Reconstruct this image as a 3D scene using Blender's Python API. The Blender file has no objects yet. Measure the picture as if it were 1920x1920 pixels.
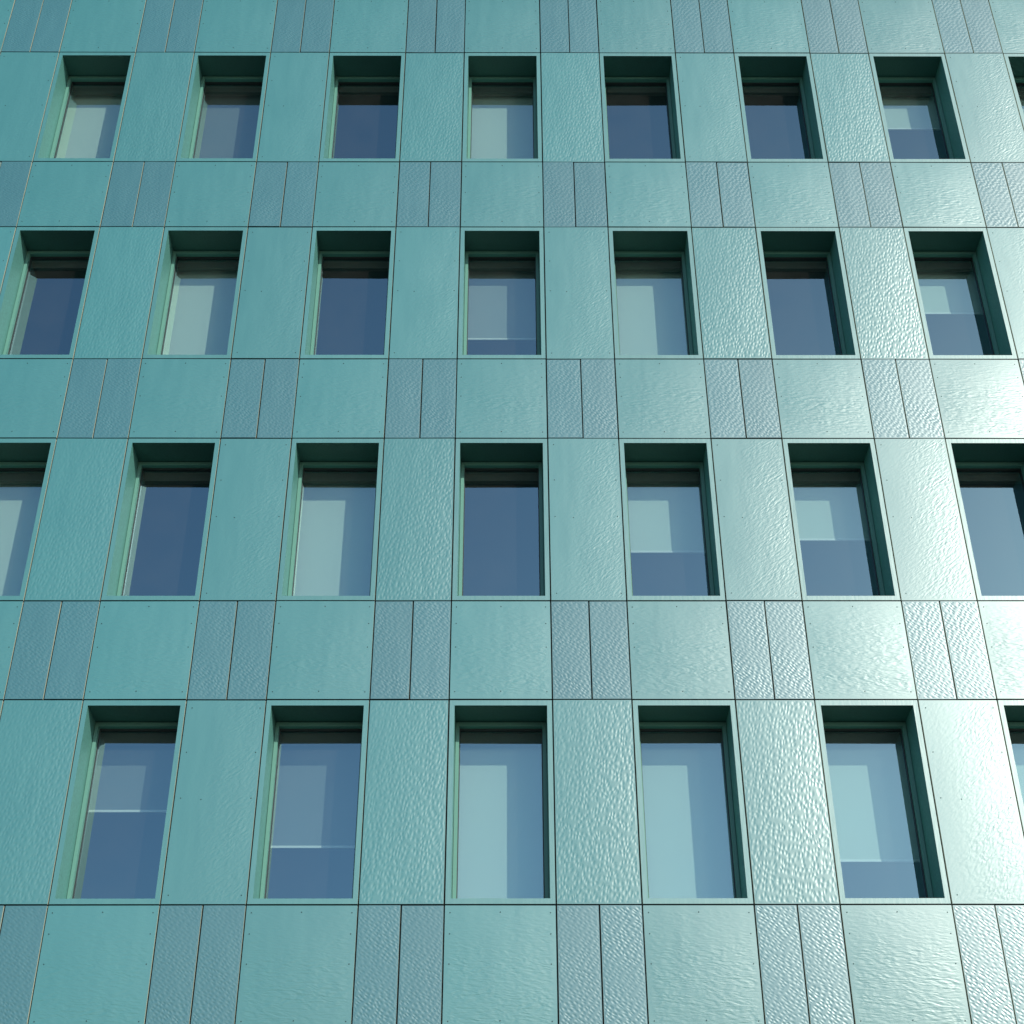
import bpy, math, random
from mathutils import Matrix, Vector
random.seed(7)
scene = bpy.context.scene
col = scene.collection

# ------------------------------------------------------------------ camera
GROUND = 0.0
EYE = 1.6
PITCH, ROLL, YAW = 0.6035666, 0.0023107, 0.0044999
cam_data = bpy.data.cameras.new("camera")
cam_data.sensor_width = 36.0
cam_data.lens = 2945.63 / 1920.0 * 36.0
cam_data.clip_end = 5000.0
cam = bpy.data.objects.new("camera", cam_data)
col.objects.link(cam)
cy, sy = math.cos(YAW), math.sin(YAW)
R0, Y0, Z0 = Vector((cy, -sy, 0)), Vector((sy, cy, 0)), Vector((0, 0, 1))
F = math.cos(PITCH) * Y0 + math.sin(PITCH) * Z0
U = -math.sin(PITCH) * Y0 + math.cos(PITCH) * Z0
cr, sr = math.cos(ROLL), math.sin(ROLL)
CX, CY = cr * R0 - sr * U, sr * R0 + cr * U
m = Matrix((CX, CY, -F)).transposed().to_4x4()
m.translation = Vector((0.0561, -14.936, EYE))
cam.matrix_world = m
scene.camera = cam

# ------------------------------------------------------------------ sky, sun, exposure
SUN = Vector((0.69, -1.0, 0.655)).normalized()          # direction towards the sun
ELEV = math.asin(SUN.z)
ROT = math.atan2(SUN.x, SUN.y)
world = bpy.data.worlds.new("World")
scene.world = world
world.use_nodes = True
wt = world.node_tree
sky = wt.nodes.new("ShaderNodeTexSky")
sky.sky_type = 'NISHITA'
sky.sun_disc = False
sky.sun_elevation = ELEV
sky.sun_rotation = ROT
sky.air_density = 1.0
sky.dust_density = 0.8
sky.ozone_density = 2.5
bg = wt.nodes["Background"]
bg.inputs["Strength"].default_value = 0.15
wt.links.new(sky.outputs["Color"], bg.inputs["Color"])

sun_data = bpy.data.lights.new("sun", 'SUN')
sun_data.energy = 3.6
sun_data.angle = math.radians(0.5)
sun_data.color = (1.0, 0.94, 0.83)
sun = bpy.data.objects.new("sun", sun_data)
sun.rotation_euler = (-SUN).to_track_quat('-Z', 'Y').to_euler()
sun.location = (20, -30, 40)
col.objects.link(sun)

scene.render.engine = 'CYCLES'
scene.cycles.use_denoising = True
scene.cycles.max_bounces = 10
scene.cycles.transparent_max_bounces = 12
scene.cycles.caustics_reflective = True
scene.cycles.blur_glossy = 0.6
scene.cycles.sample_clamp_indirect = 3.0
vs = scene.view_settings
vs.view_transform = 'Standard'
vs.look = 'None'
vs.gamma = 1.0
vs.use_curve_mapping = False
vs.exposure = 0.0

# ------------------------------------------------------------------ dimensions (metres), facade front plane y = 0
BAY, STOREY = 1.95, 3.5
WIN_W, WIN_H = 1.103, 2.267
GAP = 0.016
TOP4 = EYE + 7.866                                   # head seam of the lowest window row
SIDE, HEAD, FOOT = 0.051, 0.061, 0.056               # flange of a window casing
REVEAL = 0.374                                       # casing front to window frame
GLASS_Y = 0.458
GLASS_F0 = 0.30
BLIND_Y = 0.62
NAR = BAY - WIN_W
SPAN_H = STOREY - WIN_H


# ------------------------------------------------------------------ node helpers
def new_mat(name):
    mt = bpy.data.materials.new(name)
    mt.use_nodes = True
    nt = mt.node_tree
    return mt, nt, nt.nodes["Principled BSDF"]


def nd(nt, typ, **kw):
    n = nt.nodes.new(typ)
    for k, v in kw.items():
        if k in n.bl_rna.properties:
            setattr(n, k, v)
        else:
            n.inputs[k].default_value = v
    return n


def mth(nt, op, a, b=None, c=None):
    n = nt.nodes.new("ShaderNodeMath")
    n.operation = op
    for i, v in enumerate((a, b, c)):
        if v is None:
            continue
        if isinstance(v, (int, float)):
            n.inputs[i].default_value = v
        else:
            nt.links.new(v, n.inputs[i])
    return n.outputs[0]


def sstep(nt, v, a, b):
    n = nt.nodes.new("ShaderNodeMapRange")
    n.interpolation_type = 'SMOOTHSTEP'
    nt.links.new(v, n.inputs[0])
    n.inputs[1].default_value = a
    n.inputs[2].default_value = b
    n.inputs[3].default_value = 0.0
    n.inputs[4].default_value = 1.0
    return n.outputs[0]


def plane_coords(nt, angle, sx, sz, shift=1.0):
    """object x,z turned by an angle, scaled, plus an offset of each panel's own"""
    tc = nt.nodes.new("ShaderNodeTexCoord")
    sep = nt.nodes.new("ShaderNodeSeparateXYZ")
    nt.links.new(tc.outputs["Object"], sep.inputs[0])
    oi = nt.nodes.new("ShaderNodeObjectInfo")
    off = mth(nt, 'MULTIPLY', oi.outputs["Random"], 40.0 * shift)
    ca, sa = math.cos(angle), math.sin(angle)
    x, z = sep.outputs[0], sep.outputs[2]
    u = mth(nt, 'ADD', mth(nt, 'MULTIPLY', x, ca), mth(nt, 'MULTIPLY', z, sa))
    v = mth(nt, 'SUBTRACT', mth(nt, 'MULTIPLY', z, ca), mth(nt, 'MULTIPLY', x, sa))
    u = mth(nt, 'ADD', mth(nt, 'MULTIPLY', u, sx), off)
    v = mth(nt, 'ADD', mth(nt, 'MULTIPLY', v, sz), off)
    cb = nt.nodes.new("ShaderNodeCombineXYZ")
    nt.links.new(u, cb.inputs[0])
    nt.links.new(v, cb.inputs[1])
    return cb.outputs[0], x, z, oi.outputs["Random"], tc


def border_mask(nt, x, z, w, h, edge):
    ax = mth(nt, 'SUBTRACT', w / 2, mth(nt, 'ABSOLUTE', x))
    az = mth(nt, 'SUBTRACT', h / 2, mth(nt, 'ABSOLUTE', z))
    return sstep(nt, mth(nt, 'MINIMUM', ax, az), 0.004, edge)


def warp(nt, vec, scale, amount):
    n = nd(nt, "ShaderNodeTexNoise", noise_dimensions='2D', Scale=scale, Detail=1.0)
    nt.links.new(vec, n.inputs["Vector"])
    s = nt.nodes.new("ShaderNodeVectorMath"); s.operation = 'SUBTRACT'
    nt.links.new(n.outputs["Color"], s.inputs[0]); s.inputs[1].default_value = (0.5, 0.5, 0.5)
    k = nt.nodes.new("ShaderNodeVectorMath"); k.operation = 'SCALE'
    nt.links.new(s.outputs[0], k.inputs[0]); k.inputs["Scale"].default_value = amount
    a = nt.nodes.new("ShaderNodeVectorMath"); a.operation = 'ADD'
    nt.links.new(vec, a.inputs[0]); nt.links.new(k.outputs[0], a.inputs[1])
    return a.outputs[0]


def dents(nt, vec, smooth=0.35, randomness=0.85):
    v = nd(nt, "ShaderNodeTexVoronoi", voronoi_dimensions='2D', feature='SMOOTH_F1', Scale=1.0)
    v.inputs["Smoothness"].default_value = smooth
    v.inputs["Randomness"].default_value = randomness
    nt.links.new(vec, v.inputs["Vector"])
    return v.outputs["Distance"]


def noise(nt, vec, scale, detail=2.0):
    n = nd(nt, "ShaderNodeTexNoise", noise_dimensions='2D', Scale=scale, Detail=detail)
    nt.links.new(vec, n.inputs["Vector"])
    return n.outputs["Fac"]


# ------------------------------------------------------------------ coated metal
TEAL = (0.034, 0.217, 0.217)
GREY_TEAL = (0.032, 0.164, 0.182)


def metal(name, color, w, h, kind, rough=0.39, ior=2.32, tint=(0.95, 1.0, 0.985)):
    mt, nt, b = new_mat(name)
    L = nt.links
    if kind == 'pebble':
        vec, x, z, rnd, tc = plane_coords(nt, math.radians(-12), 25, 14)
        d = dents(nt, warp(nt, vec, 0.30, 0.9), 0.10, 0.80)
        hgt = mth(nt, 'SUBTRACT', 0.45, sstep(nt, d, 0.60, 0.0))            # separate drop shaped dents
        hgt = mth(nt, 'ADD', hgt, mth(nt, 'MULTIPLY_ADD', noise(nt, vec, 0.5, 1.0), 0.7, -0.35))
        amp = mth(nt, 'MULTIPLY_ADD', sstep(nt, mth(nt, 'ADD', mth(nt, 'MULTIPLY', z, -0.45), x), -0.9, 0.25), 0.45, 0.55)
        edge, dist = 0.025, 0.0015
    elif kind == 'flow':
        vec, x, z, rnd, tc = plane_coords(nt, math.radians(42), 16, 36)
        hgt = mth(nt, 'SUBTRACT', noise(nt, warp(nt, vec, 0.22, 2.0), 1.0, 1.0), 0.5)
        d2 = dents(nt, warp(nt, vec, 0.3, 1.0), 0.25, 0.9)
        hgt = mth(nt, 'ADD', hgt, mth(nt, 'MULTIPLY_ADD', d2, -0.35, 0.15))
        amp = mth(nt, 'MULTIPLY_ADD', sstep(nt, mth(nt, 'ADD', x, mth(nt, 'MULTIPLY', z, -0.08)), -0.35, 0.22), 0.78, 0.22)
        amp = mth(nt, 'MULTIPLY', amp, mth(nt, 'MULTIPLY_ADD', noise(nt, vec, 0.10, 0.0), 0.9, 0.55))
        edge, dist = 0.05, 0.0017
    elif kind == 'ripple':
        vec, x, z, rnd, tc = plane_coords(nt, math.radians(-4), 12, 40)
        hgt = mth(nt, 'SUBTRACT', noise(nt, warp(nt, vec, 0.25, 1.6), 1.0, 1.2), 0.5)
        amp = mth(nt, 'MULTIPLY_ADD', sstep(nt, mth(nt, 'MULTIPLY', z, -1.0), -0.55, 0.1), 0.6, 0.4)
        amp = mth(nt, 'MULTIPLY', amp, mth(nt, 'MULTIPLY_ADD', noise(nt, vec, 0.12, 0.0), 1.0, 0.5))
        edge, dist = 0.09, 0.0027
    elif kind == 'diagonal':
        vec, x, z, rnd, tc = plane_coords(nt, math.radians(-36), 17, 30)
        d = dents(nt, warp(nt, vec, 0.25, 0.8), 0.10, 0.55)
        hgt = mth(nt, 'SUBTRACT', 0.45, sstep(nt, d, 0.58, 0.0))
        amp = mth(nt, 'MULTIPLY_ADD', noise(nt, vec, 0.10, 0.0), 1.0, 0.35)
        edge, dist = 0.02, 0.0015
    else:                                             # plain sheet, hardly any relief
        vec, x, z, rnd, tc = plane_coords(nt, 0.0, 30, 6)
        hgt = noise(nt, vec, 1.0, 2.0)
        amp, edge, dist = None, None, 0.0006
    if amp is not None:
        hgt = mth(nt, 'MULTIPLY', hgt, mth(nt, 'MULTIPLY', amp, border_mask(nt, x, z, w, h, edge)))
    bp = nt.nodes.new("ShaderNodeBump")
    bp.inputs["Strength"].default_value = 1.0
    bp.inputs["Distance"].default_value = dist
    L.new(hgt, bp.inputs["Height"])
    L.new(bp.outputs[0], b.inputs["Normal"])
    # each sheet its own slight tone, faint weather streaks
    st = nt.nodes.new("ShaderNodeMapping")
    st.inputs["Scale"].default_value = (9, 1, 1.3)
    geo = nt.nodes.new("ShaderNodeNewGeometry")
    L.new(geo.outputs["Position"], st.inputs["Vector"])
    n3 = nd(nt, "ShaderNodeTexNoise", Scale=1.0, Detail=4.0)
    L.new(st.outputs[0], n3.inputs["Vector"])
    tone = mth(nt, 'ADD', mth(nt, 'MULTIPLY', rnd, 0.10), mth(nt, 'MULTIPLY_ADD', n3.outputs["Fac"], 0.16, 0.87))
    mix = nt.nodes.new("ShaderNodeVectorMath"); mix.operation = 'SCALE'
    mix.inputs[0].default_value = color
    L.new(tone, mix.inputs["Scale"])
    L.new(mix.outputs[0], b.inputs["Base Color"])
    b.inputs["Specular Tint"].default_value = (*tint, 1)
    b.inputs["IOR"].default_value = ior               # interference coloured oxide: a strong white surface reflection
    L.new(mth(nt, 'MULTIPLY_ADD', n3.outputs["Fac"], 0.10, rough - 0.05), b.inputs["Roughness"])
    return mt


def plain(name, color, rough=0.6, metallic=0.0, grain=0.12, gscale=30.0):
    mt, nt, b = new_mat(name)
    tc = nt.nodes.new("ShaderNodeTexCoord")
    n3 = nd(nt, "ShaderNodeTexNoise", Scale=gscale, Detail=4.0)
    nt.links.new(tc.outputs["Object"], n3.inputs["Vector"])
    mix = nt.nodes.new("ShaderNodeVectorMath"); mix.operation = 'SCALE'
    mix.inputs[0].default_value = color
    nt.links.new(mth(nt, 'MULTIPLY_ADD', n3.outputs["Fac"], grain * 2, 1 - grain), mix.inputs["Scale"])
    nt.links.new(mix.outputs[0], b.inputs["Base Color"])
    b.inputs["Roughness"].default_value = rough
    b.inputs["Metallic"].default_value = metallic
    return mt


def blind_mat(name, color):
    mt, nt, b = new_mat(name)
    tc = nt.nodes.new("ShaderNodeTexCoord")
    mp = nt.nodes.new("ShaderNodeMapping"); mp.inputs["Scale"].default_value = (400, 1, 400)
    nt.links.new(tc.outputs["Object"], mp.inputs["Vector"])
    n3 = nd(nt, "ShaderNodeTexNoise", Scale=1.0, Detail=1.0)
    nt.links.new(mp.outputs[0], n3.inputs["Vector"])
    mix = nt.nodes.new("ShaderNodeVectorMath"); mix.operation = 'SCALE'
    mix.inputs[0].default_value = color
    nt.links.new(mth(nt, 'MULTIPLY_ADD', n3.outputs["Fac"], 0.08, 0.96), mix.inputs["Scale"])
    nt.links.new(mix.outputs[0], b.inputs["Base Color"])
    b.inputs["Roughness"].default_value = 0.9
    b.inputs["Specular IOR Level"].default_value = 0.1
    return mt


def glass_mat():
    mt = bpy.data.materials.new("coated_glass")
    mt.use_nodes = True
    nt = mt.node_tree
    nt.nodes.remove(nt.nodes["Principled BSDF"])
    out = nt.nodes["Material Output"]
    tr = nt.nodes.new("ShaderNodeBsdfTransparent")
    tr.inputs[0].default_value = (0.84, 0.92, 0.90, 1)      # two faces of the pane: about 0.7 in all
    gl = nt.nodes.new("ShaderNodeBsdfGlossy")
    gl.inputs["Roughness"].default_value = 0.0
    gl.inputs[0].default_value = (0.53, 0.90, 1.0, 1)
    # Schlick reflectance of a sealed solar control pane, on its outer face only
    geo = nt.nodes.new("ShaderNodeNewGeometry")
    dt = nt.nodes.new("ShaderNodeVectorMath"); dt.operation = 'DOT_PRODUCT'
    nt.links.new(geo.outputs["Incoming"], dt.inputs[0]); nt.links.new(geo.outputs["Normal"], dt.inputs[1])
    c5 = mth(nt, 'POWER', mth(nt, 'SUBTRACT', 1.0, mth(nt, 'ABSOLUTE', dt.outputs["Value"])), 5.0)
    fac = mth(nt, 'MULTIPLY', mth(nt, 'MULTIPLY_ADD', c5, 1 - GLASS_F0, GLASS_F0), mth(nt, 'SUBTRACT', 1.0, geo.outputs["Backfacing"]))
    mx = nt.nodes.new("ShaderNodeMixShader")
    nt.links.new(fac, mx.inputs[0])
    nt.links.new(tr.outputs[0], mx.inputs[1])
    nt.links.new(gl.outputs[0], mx.inputs[2])
    # thin film of dust on the panes
    df = nt.nodes.new("ShaderNodeBsdfDiffuse")
    df.inputs[0].default_value = (0.44, 0.44, 0.41, 1)
    tc = nt.nodes.new("ShaderNodeTexCoord")
    va = nt.nodes.new("ShaderNodeVectorMath"); va.operation = 'ADD'
    oi = nt.nodes.new("ShaderNodeObjectInfo")
    nt.links.new(tc.outputs["Object"], va.inputs[0]); nt.links.new(oi.outputs["Location"], va.inputs[1])
    n3 = nd(nt, "ShaderNodeTexNoise", Scale=3.0, Detail=6.0)
    nt.links.new(va.outputs[0], n3.inputs["Vector"])
    dust = mth(nt, 'MULTIPLY', mth(nt, 'MULTIPLY_ADD', n3.outputs["Fac"], 0.036, 0.004), mth(nt, 'SUBTRACT', 1.0, geo.outputs["Backfacing"]))
    m2 = nt.nodes.new("ShaderNodeMixShader")
    nt.links.new(dust, m2.inputs[0])
    nt.links.new(mx.outputs[0], m2.inputs[1])
    nt.links.new(df.outputs[0], m2.inputs[2])
    nt.links.new(m2.outputs[0], out.inputs["Surface"])
    return mt


M = {}
M['pebble'] = metal("teal_metal_pebbled", TEAL, NAR - GAP, WIN_H - GAP, 'pebble')
M['flow'] = metal("teal_metal_flowing", TEAL, NAR - GAP, WIN_H - GAP, 'flow')
M['ripple'] = metal("teal_metal_rippled", TEAL, WIN_W - GAP, SPAN_H - GAP, 'ripple')
M['diagonal'] = metal("grey_teal_metal_hammered", GREY_TEAL, NAR / 2 - GAP, SPAN_H - GAP, 'diagonal', ior=2.3, tint=(0.91, 1.0, 1.0))
M['casing'] = metal("teal_metal_sheet", (0.034, 0.217, 0.211), 1, 1, 'plain', rough=0.42)
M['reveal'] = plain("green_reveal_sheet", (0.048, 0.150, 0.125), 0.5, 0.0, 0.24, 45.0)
M['jamb'] = plain("bounce_lit_jamb_sheet", (0.088, 0.272, 0.235), 0.60, 0.0, 0.30, 38.0)  # paler than the soffit: sun bounced off the glass is painted in
M['joint'] = plain("shaded_sheet_edge", (0.03, 0.09, 0.09), 0.6, 0.0, 0.1)  # top and bottom sheet edges, joint shade put into the dark colour
M['frame'] = plain("green_frame_paint", (0.115, 0.30, 0.245), 0.45, 0.0, 0.04)
M['sash'] = plain("dark_gasket", (0.025, 0.035, 0.035), 0.5, 0.0, 0.1)
M['edge'] = plain("bare_sheet_edge", (0.50, 0.56, 0.46), 0.55, 0.0, 0.1)
M['screw'] = plain("dark_screw_head", (0.03, 0.08, 0.08), 0.5, 0.4, 0.1)
M['membrane'] = plain("black_membrane", (0.015, 0.018, 0.02), 0.8, 0.0, 0.2)
M['plaster'] = plain("inside_plaster", (0.15, 0.155, 0.16), 0.8, 0.0, 0.06)
M['room'] = plain("room_paint", (0.05, 0.05, 0.055), 0.8, 0.0, 0.1, 2.0)
M['cassette'] = plain("grey_brown_cassette", (0.19, 0.16, 0.14), 0.5, 0.0, 0.1)
M['hem'] = plain("white_hem_bar", (0.80, 0.80, 0.78), 0.4, 0.0, 0.03)
M['glass'] = glass_mat()
M['blind_light'] = blind_mat("pale_blind_cloth", (0.60, 0.65, 0.58))
M['blind_grey'] = blind_mat("grey_blind_cloth", (0.20, 0.22, 0.22))
M['blind_mid'] = blind_mat("mid_grey_blind_cloth", (0.34, 0.36, 0.35))
M['paving'] = plain("grey_paving", (0.05, 0.05, 0.05), 0.85, 0.0, 0.15, 3.0)
M['stone'] = plain("base_stone", (0.16, 0.17, 0.17), 0.7, 0.0, 0.15, 6.0)


# ------------------------------------------------------------------ mesh helpers
class MB:
    def __init__(self):
        self.v, self.f, self.mi, self.sm = [], [], [], []

    def quad(self, pts, mi=0, smooth=False):
        i = len(self.v)
        self.v += pts
        self.f.append(tuple(range(i, i + len(pts))))
        self.mi.append(mi)
        self.sm.append(smooth)

    def box(self, x0, x1, y0, y1, z0, z1, mi=0):
        p = [(x0, y0, z0), (x1, y0, z0), (x1, y1, z0), (x0, y1, z0), (x0, y0, z1), (x1, y0, z1), (x1, y1, z1), (x0, y1, z1)]
        for q in ((0, 1, 5, 4), (1, 2, 6, 5), (2, 3, 7, 6), (3, 0, 4, 7), (4, 5, 6, 7), (3, 2, 1, 0)):
            self.quad([p[k] for k in q], mi)

    def ring(self, o, i, y0, y1, mi=0, mi_out=None, mi_in=None, mi_level=None):
        """a rectangular ring: o and i are (x0, x1, z0, z1), from y0 (front) to y1"""
        def c(r, y):
            return [(r[0], y, r[2]), (r[1], y, r[2]), (r[1], y, r[3]), (r[0], y, r[3])]
        of, inf, ob, ib = c(o, y0), c(i, y0), c(o, y1), c(i, y1)
        for k in range(4):
            n = (k + 1) % 4
            self.quad([of[k], of[n], inf[n], inf[k]], mi)
            self.quad([ob[n], ob[k], ib[k], ib[n]], mi)
            self.quad([of[n], of[k], ob[k], ob[n]], mi if mi_out is None else (mi_level if k % 2 == 0 else mi_out))
            self.quad([inf[k], inf[n], ib[n], ib[k]], mi if mi_in is None else (mi_in if k % 2 == 0 else mi_in + 1))

    def mesh(self, name, mats):
        me = bpy.data.meshes.new(name)
        me.from_pydata(self.v, [], self.f)
        for mt in mats:
            me.materials.append(mt)
        me.polygons.foreach_set("material_index", self.mi)
        me.polygons.foreach_set("use_smooth", self.sm)
        me.update()
        return me


def put(name, me, loc, parent, label=None):
    o = bpy.data.objects.new(name, me)
    col.objects.link(o)
    o.parent = parent
    o.location = loc
    if label:
        o["label"] = label
    return o


def settle(o, deg=0.22):
    """no two sheets hang at quite the same angle"""
    o.rotation_euler = (math.radians(random.uniform(-deg, deg)), 0, math.radians(random.uniform(-deg, deg)))
    o.location.x += random.uniform(-.0012, .0012)
    o.location.z += random.uniform(-.0012, .0012)
    return o


def panel_mesh(name, w, h, mat, bulge=0.004, n=6, depth=0.028):
    b = MB()
    x0, x1, z0, z1 = -w / 2, w / 2, -h / 2, h / 2
    base = []
    for j in range(n + 1):
        for i in range(n + 1):
            u, v = i / n * 2 - 1, j / n * 2 - 1
            base.append((u * w / 2, -bulge * (1 - u * u) * (1 - v ** 4), v * h / 2))
    b.v += base
    for j in range(n):
        for i in range(n):
            a = j * (n + 1) + i
            b.f.append((a, a + 1, a + n + 2, a + n + 1))
            b.mi.append(0)
            b.sm.append(True)
    f = [(x0, 0, z0), (x1, 0, z0), (x1, 0, z1), (x0, 0, z1)]
    k = [(x, depth, z) for x, _, z in f]
    for i in range(4):
        j = (i + 1) % 4
        b.quad([f[j], f[i], k[i], k[j]], 2 if i % 2 == 0 else 1)
    b.quad([k[1], k[0], k[3], k[2]], 1)
    return b.mesh(name, [mat, M['edge'], M['joint']])


def screws_mesh(name, pts, r=0.0065):
    b = MB()
    for x, z, y in pts:
        ring = [(x + r * math.cos(t * math.pi / 3), y - 0.003, z + r * math.sin(t * math.pi / 3)) for t in range(6)]
        b.quad(ring[:])
        low = [(p[0], y + 0.003, p[2]) for p in ring]
        for t in range(6):
            s = (t + 1) % 6
            b.quad([ring[s], ring[t], low[t], low[s]])
    return b.mesh(name, [M['screw']])


def bulge_y(x, z, w, h, bulge):
    return -bulge * (1 - (2 * x / w) ** 2) * (1 - (2 * z / h) ** 4)


TW, TH = NAR - GAP, WIN_H - GAP
SW, SH = WIN_W - GAP, SPAN_H - GAP
HW = NAR / 2 - GAP
BULGE_T, BULGE_S, BULGE_H = 0.0050, 0.0075, 0.0012
me_pebble = panel_mesh("tall_panel_pebbled", TW, TH, M['pebble'], BULGE_T)
me_flow = panel_mesh("tall_panel_flowing", TW, TH, M['flow'], BULGE_T)
me_span = panel_mesh("spandrel_panel", SW, SH, M['ripple'], BULGE_S)
me_half = panel_mesh("narrow_panel", HW, SH, M['diagonal'], BULGE_H)
sp = []
for fz in (0.06, 0.235, 0.48, 0.93):
    z = SH / 2 - fz * SH
    for x in (-SW / 2 + 0.05, SW / 2 - 0.05):
        sp.append((x, z, bulge_y(x, z, SW, SH, BULGE_S)))
    if fz in (0.06, 0.93):
        sp.append((0.0, z + 0.005, bulge_y(0, z, SW, SH, BULGE_S)))
me_span_screws = screws_mesh("spandrel_screws", sp)
tp = []
for fz in (0.04, 0.27, 0.50, 0.96):
    z = TH / 2 - fz * TH
    for x in (-TW / 2 + 0.06, TW / 2 - 0.05):
        tp.append((x, z, bulge_y(x, z, TW, TH, BULGE_T)))
tp.append((-TW / 2 + 0.27, TH / 2 - 0.507 * TH, bulge_y(-TW / 2 + 0.27, 0, TW, TH, BULGE_T)))
me_tall_screws = screws_mesh("tall_screws", tp)

# ------------------------------------------------------------------ window meshes (origin: centre of the window panel, y = 0)
ox0, ox1, oz0, oz1 = -SW / 2, SW / 2, -TH / 2, TH / 2
ix0, ix1, iz0, iz1 = ox0 + SIDE, ox1 - SIDE, oz0 + FOOT, oz1 - HEAD


def inset(d, r=(ix0, ix1, iz0, iz1)):
    """side, foot and head insets from the opening"""
    a, f, h = d
    return (r[0] + a, r[1] - a, r[2] + f, r[3] - h)


b = MB()
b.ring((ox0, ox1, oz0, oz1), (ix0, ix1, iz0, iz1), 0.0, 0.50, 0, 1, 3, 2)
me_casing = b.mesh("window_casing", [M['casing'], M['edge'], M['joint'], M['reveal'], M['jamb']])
b = MB()
b.ring(inset((.005, .005, .009)), inset((.043, .048, .057)), REVEAL, 0.49)
me_frame = b.mesh("window_frame", [M['frame']])
b = MB()
b.ring(inset((.0432, .0482, .0572)), inset((.053, .058, .076)), 0.435, 0.49)
me_sash = b.mesh("window_gasket", [M['sash']])
b = MB()
g = inset((.0532, .0582, .0762))
b.box(g[0], g[1], GLASS_Y, GLASS_Y + 0.006, g[2], g[3])
me_pane = b.mesh("window_pane", [M['glass']])
b = MB()
b.box(ix0 + 0.03, ix1 - 0.03, 0.50, 0.56, iz1 - 0.20, iz1 - 0.075)
me_cassette = b.mesh("blind_cassette", [M['cassette']])

# ------------------------------------------------------------------ setting: ground
b = MB()
b.quad([(-1500, -1500, GROUND), (1500, -1500, GROUND), (1500, 1500, GROUND), (-1500, 1500, GROUND)])
ground = bpy.data.objects.new("ground", b.mesh("ground", [M['paving']]))
col.objects.link(ground)
ground["kind"] = "structure"

# ------------------------------------------------------------------ the building
ROWS = {r: TOP4 + (4 - r) * STOREY for r in (1, 2, 3, 4)}        # head seam of each window row
K0, K1 = -2, 8
building = bpy.data.objects.new("office_building", None)
col.objects.link(building)
building["label"] = "teal metal clad office block with deep set windows in four regular rows"
building["category"] = "building"


def bx(k):
    return (k - 3) * BAY


XL, XR = bx(K0) - WIN_W / 2, bx(K1) + WIN_W / 2
ZB = ROWS[4] - STOREY                                            # foot of the lowest spandrels
ZT = ROWS[1] + SPAN_H                                            # top of the highest spandrels

# wall behind the sheets: black membrane outside, plaster inside, with an opening for every casing
for nm, ya, yb, mt, grow in (("backing_wall", 0.045, 0.09, M['membrane'], 0.0), ("inner_wall", 0.09, 0.55, M['plaster'], 0.002)):
    b = MB()
    for r, zt in ROWS.items():
        b.box(XL, XR, ya, yb, zt - GAP / 2 + grow, zt + SPAN_H + GAP / 2 - grow)
        xs = XL
        for k in range(K0, K1 + 1):
            xa = bx(k) - SW / 2 - grow
            if xa > xs:
                b.box(xs, xa, ya, yb, zt - WIN_H + GAP / 2 + 0.0, zt - GAP / 2 - 0.0)
            xs = bx(k) + SW / 2 + grow
    b.box(XL, XR, ya, yb, ZB, ROWS[4] - WIN_H + GAP / 2)
    put(nm, b.mesh(nm, [mt]), (0, 0, 0), building)

b = MB()
for r, zt in list(ROWS.items()) + [(5, ZB)]:
    b.box(XL, XR, 0.56, 6.9, zt + 0.35, zt + 0.75)
put("floor_slab", b.mesh("floor_slab", [M['room']]), (0, 0, 0), building)
b = MB()
b.box(XL, XR, 7.0, 7.3, GROUND, ZT)
b.box(XL - 0.3, XL - 0.002, 0.1, 7.3, GROUND, ZT)
b.box(XR + 0.002, XR + 0.3, 0.1, 7.3, GROUND, ZT)
put("room_wall", b.mesh("room_wall", [M['room']]), (0, 0, 0), building)
b = MB()
b.box(XL - 0.3, XR + 0.3, 0.01, 0.5, GROUND, ZB - 0.02)
put("base_wall", b.mesh("base_wall", [M['stone']]), (0, 0, 0), building)
b = MB()
b.box(XL - 0.35, XR + 0.35, -0.03, 7.35, ZT + 0.012, ZT + 0.45)
put("roof_parapet", b.mesh("roof_parapet", [M['casing']]), (0, 0, 0), building)

# sheets beside the windows: True = boldly pebbled, False = faint flowing relief (index k = sheet right of window k)
BOLD = {1: {-1: 0, 0: 1, 1: 0, 2: 1, 3: 1, 4: 0, 5: 1, 6: 0, 7: 1},
        2: {-1: 0, 0: 1, 1: 0, 2: 0, 3: 0, 4: 1, 5: 1, 6: 0, 7: 0},
        3: {-1: 0, 0: 1, 1: 0, 2: 1, 3: 0, 4: 0, 5: 0, 6: 1, 7: 0},
        4: {-1: 0, 0: 1, 1: 0, 2: 1, 3: 1, 4: 1, 5: 0, 6: 1, 7: 0}}
# blinds: cloth, how far down (fraction of the opening height)
BLINDS = {1: {0: ('light', 1), 1: ('grey', 1), 3: ('light', 1), 6: ('light', .387), 7: ('light', .5)},
          2: {1: ('light', 1), 3: ('mid', .623), 4: ('light', 1), 6: ('light', .412)},
          3: {0: ('light', 1), 2: ('light', 1), 4: ('light', .531), 5: ('light', .45)},
          4: {1: ('grey', .432), 2: ('grey', .621), 3: ('light', 1), 4: ('light', 1), 5: ('light', .694), 6: ('light', 1)}}
VIS = {1: (-1, 8), 2: (-1, 7), 3: (-1, 7), 4: (0, 6)}
OPEN_H = iz1 - iz0

blind_meshes = {}


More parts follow.
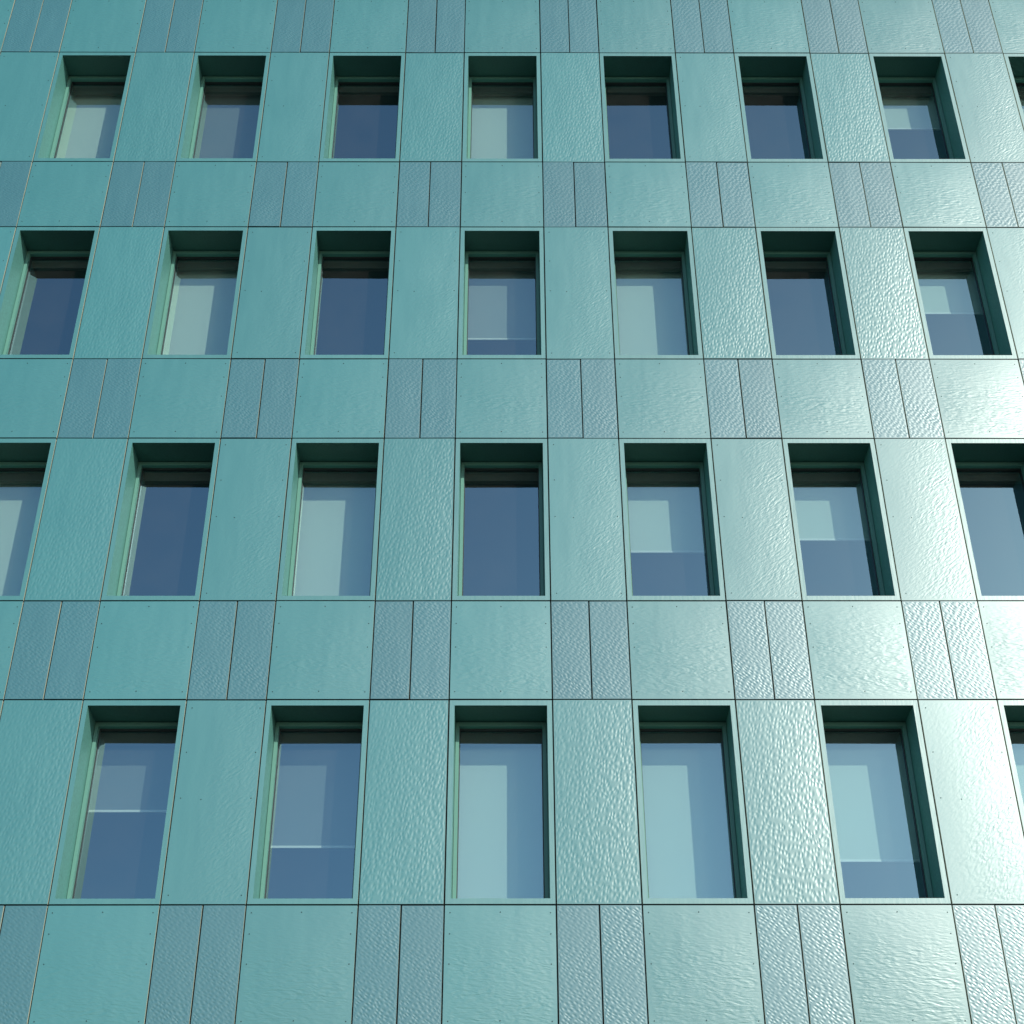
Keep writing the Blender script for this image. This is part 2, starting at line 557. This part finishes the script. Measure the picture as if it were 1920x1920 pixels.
def blind_mesh(cloth, frac):
    key = (cloth, frac)
    if key not in blind_meshes:
        q = MB()
        zb = iz1 - frac * OPEN_H if frac < 1 else iz0 - 0.05
        q.box(ix0 - 0.03, ix1 + 0.03, BLIND_Y, BLIND_Y + 0.003, zb, iz1 + 0.06)
        blind_meshes[key] = q.mesh("blind_" + cloth, [M['blind_' + cloth]])
        if frac < 1:
            q = MB()
            q.box(ix0 - 0.03, ix1 + 0.03, BLIND_Y - 0.008, BLIND_Y + 0.010, zb - 0.026, zb - 0.0005)
            blind_meshes[(cloth, frac, 'bar')] = q.mesh("hem_bar", [M['hem']])
    return blind_meshes[key], blind_meshes.get((cloth, frac, 'bar'))


def say(r, k):
    bl = BLINDS[r].get(k)
    if not bl:
        return "window without a lowered blind, glass reflecting blue sky"
    c = {'light': 'pale', 'grey': 'grey', 'mid': 'pale grey'}[bl[0]]
    return "window with a %s roller blind pulled %s" % (c, "fully down" if bl[1] == 1 else "part way down")


def place_window(r, k, zt):
    w = put("window", me_casing, (bx(k), 0, zt - WIN_H / 2), building, say(r, k))
    put("frame", me_frame, (0, 0, 0), w)
    put("gasket", me_sash, (0, 0, 0), w)
    pane = put("pane", me_pane, (0, 0, 0), w)
    pane.rotation_euler = (math.radians(random.uniform(-.12, .12)), 0, math.radians(random.uniform(-.3, .3)))
    put("blind_cassette", me_cassette, (0, 0, 0), w)
    bl = BLINDS[r].get(k)
    if bl:
        mb, bar = blind_mesh(*bl)
        put("blind", mb, (0, 0, 0), w)
        if bar:
            put("hem_bar", bar, (0, 0, 0), w)


def place_spandrel_band(k0, k1, zc):
    for k in range(k0, k1 + 1):
        p = settle(put("spandrel_panel", me_span, (bx(k), random.uniform(-.0008, .0008), zc), building))
        s = put("screw_heads", me_span_screws, (0, 0, 0), p)
        s["kind"] = "stuff"
        if k < k1:
            for s_ in (-1, 1):
                settle(put("narrow_panel", me_half, (bx(k) + BAY / 2 + s_ * NAR / 4, random.uniform(-.0008, .0008), zc), building), 0.4)


place_spandrel_band(-2, 8, ROWS[1] + SPAN_H / 2)
for r, zt in ROWS.items():
    a, z_ = VIS[r]
    for k in range(a, z_ + 1):
        place_window(r, k, zt)
        if k < z_:
            bold = BOLD[r].get(k, 0)
            p = put("tall_panel", me_pebble if bold else me_flow, (bx(k) + BAY / 2, random.uniform(-.0008, .0008), zt - WIN_H / 2), building,
                    "boldly pebbled teal sheet" if bold else "teal sheet with faint flowing relief")
            settle(p)
            if not bold:
                s = put("screw_heads", me_tall_screws, (0, 0, 0), p)
                s["kind"] = "stuff"
    place_spandrel_band(a, z_, zt - WIN_H - SPAN_H / 2)
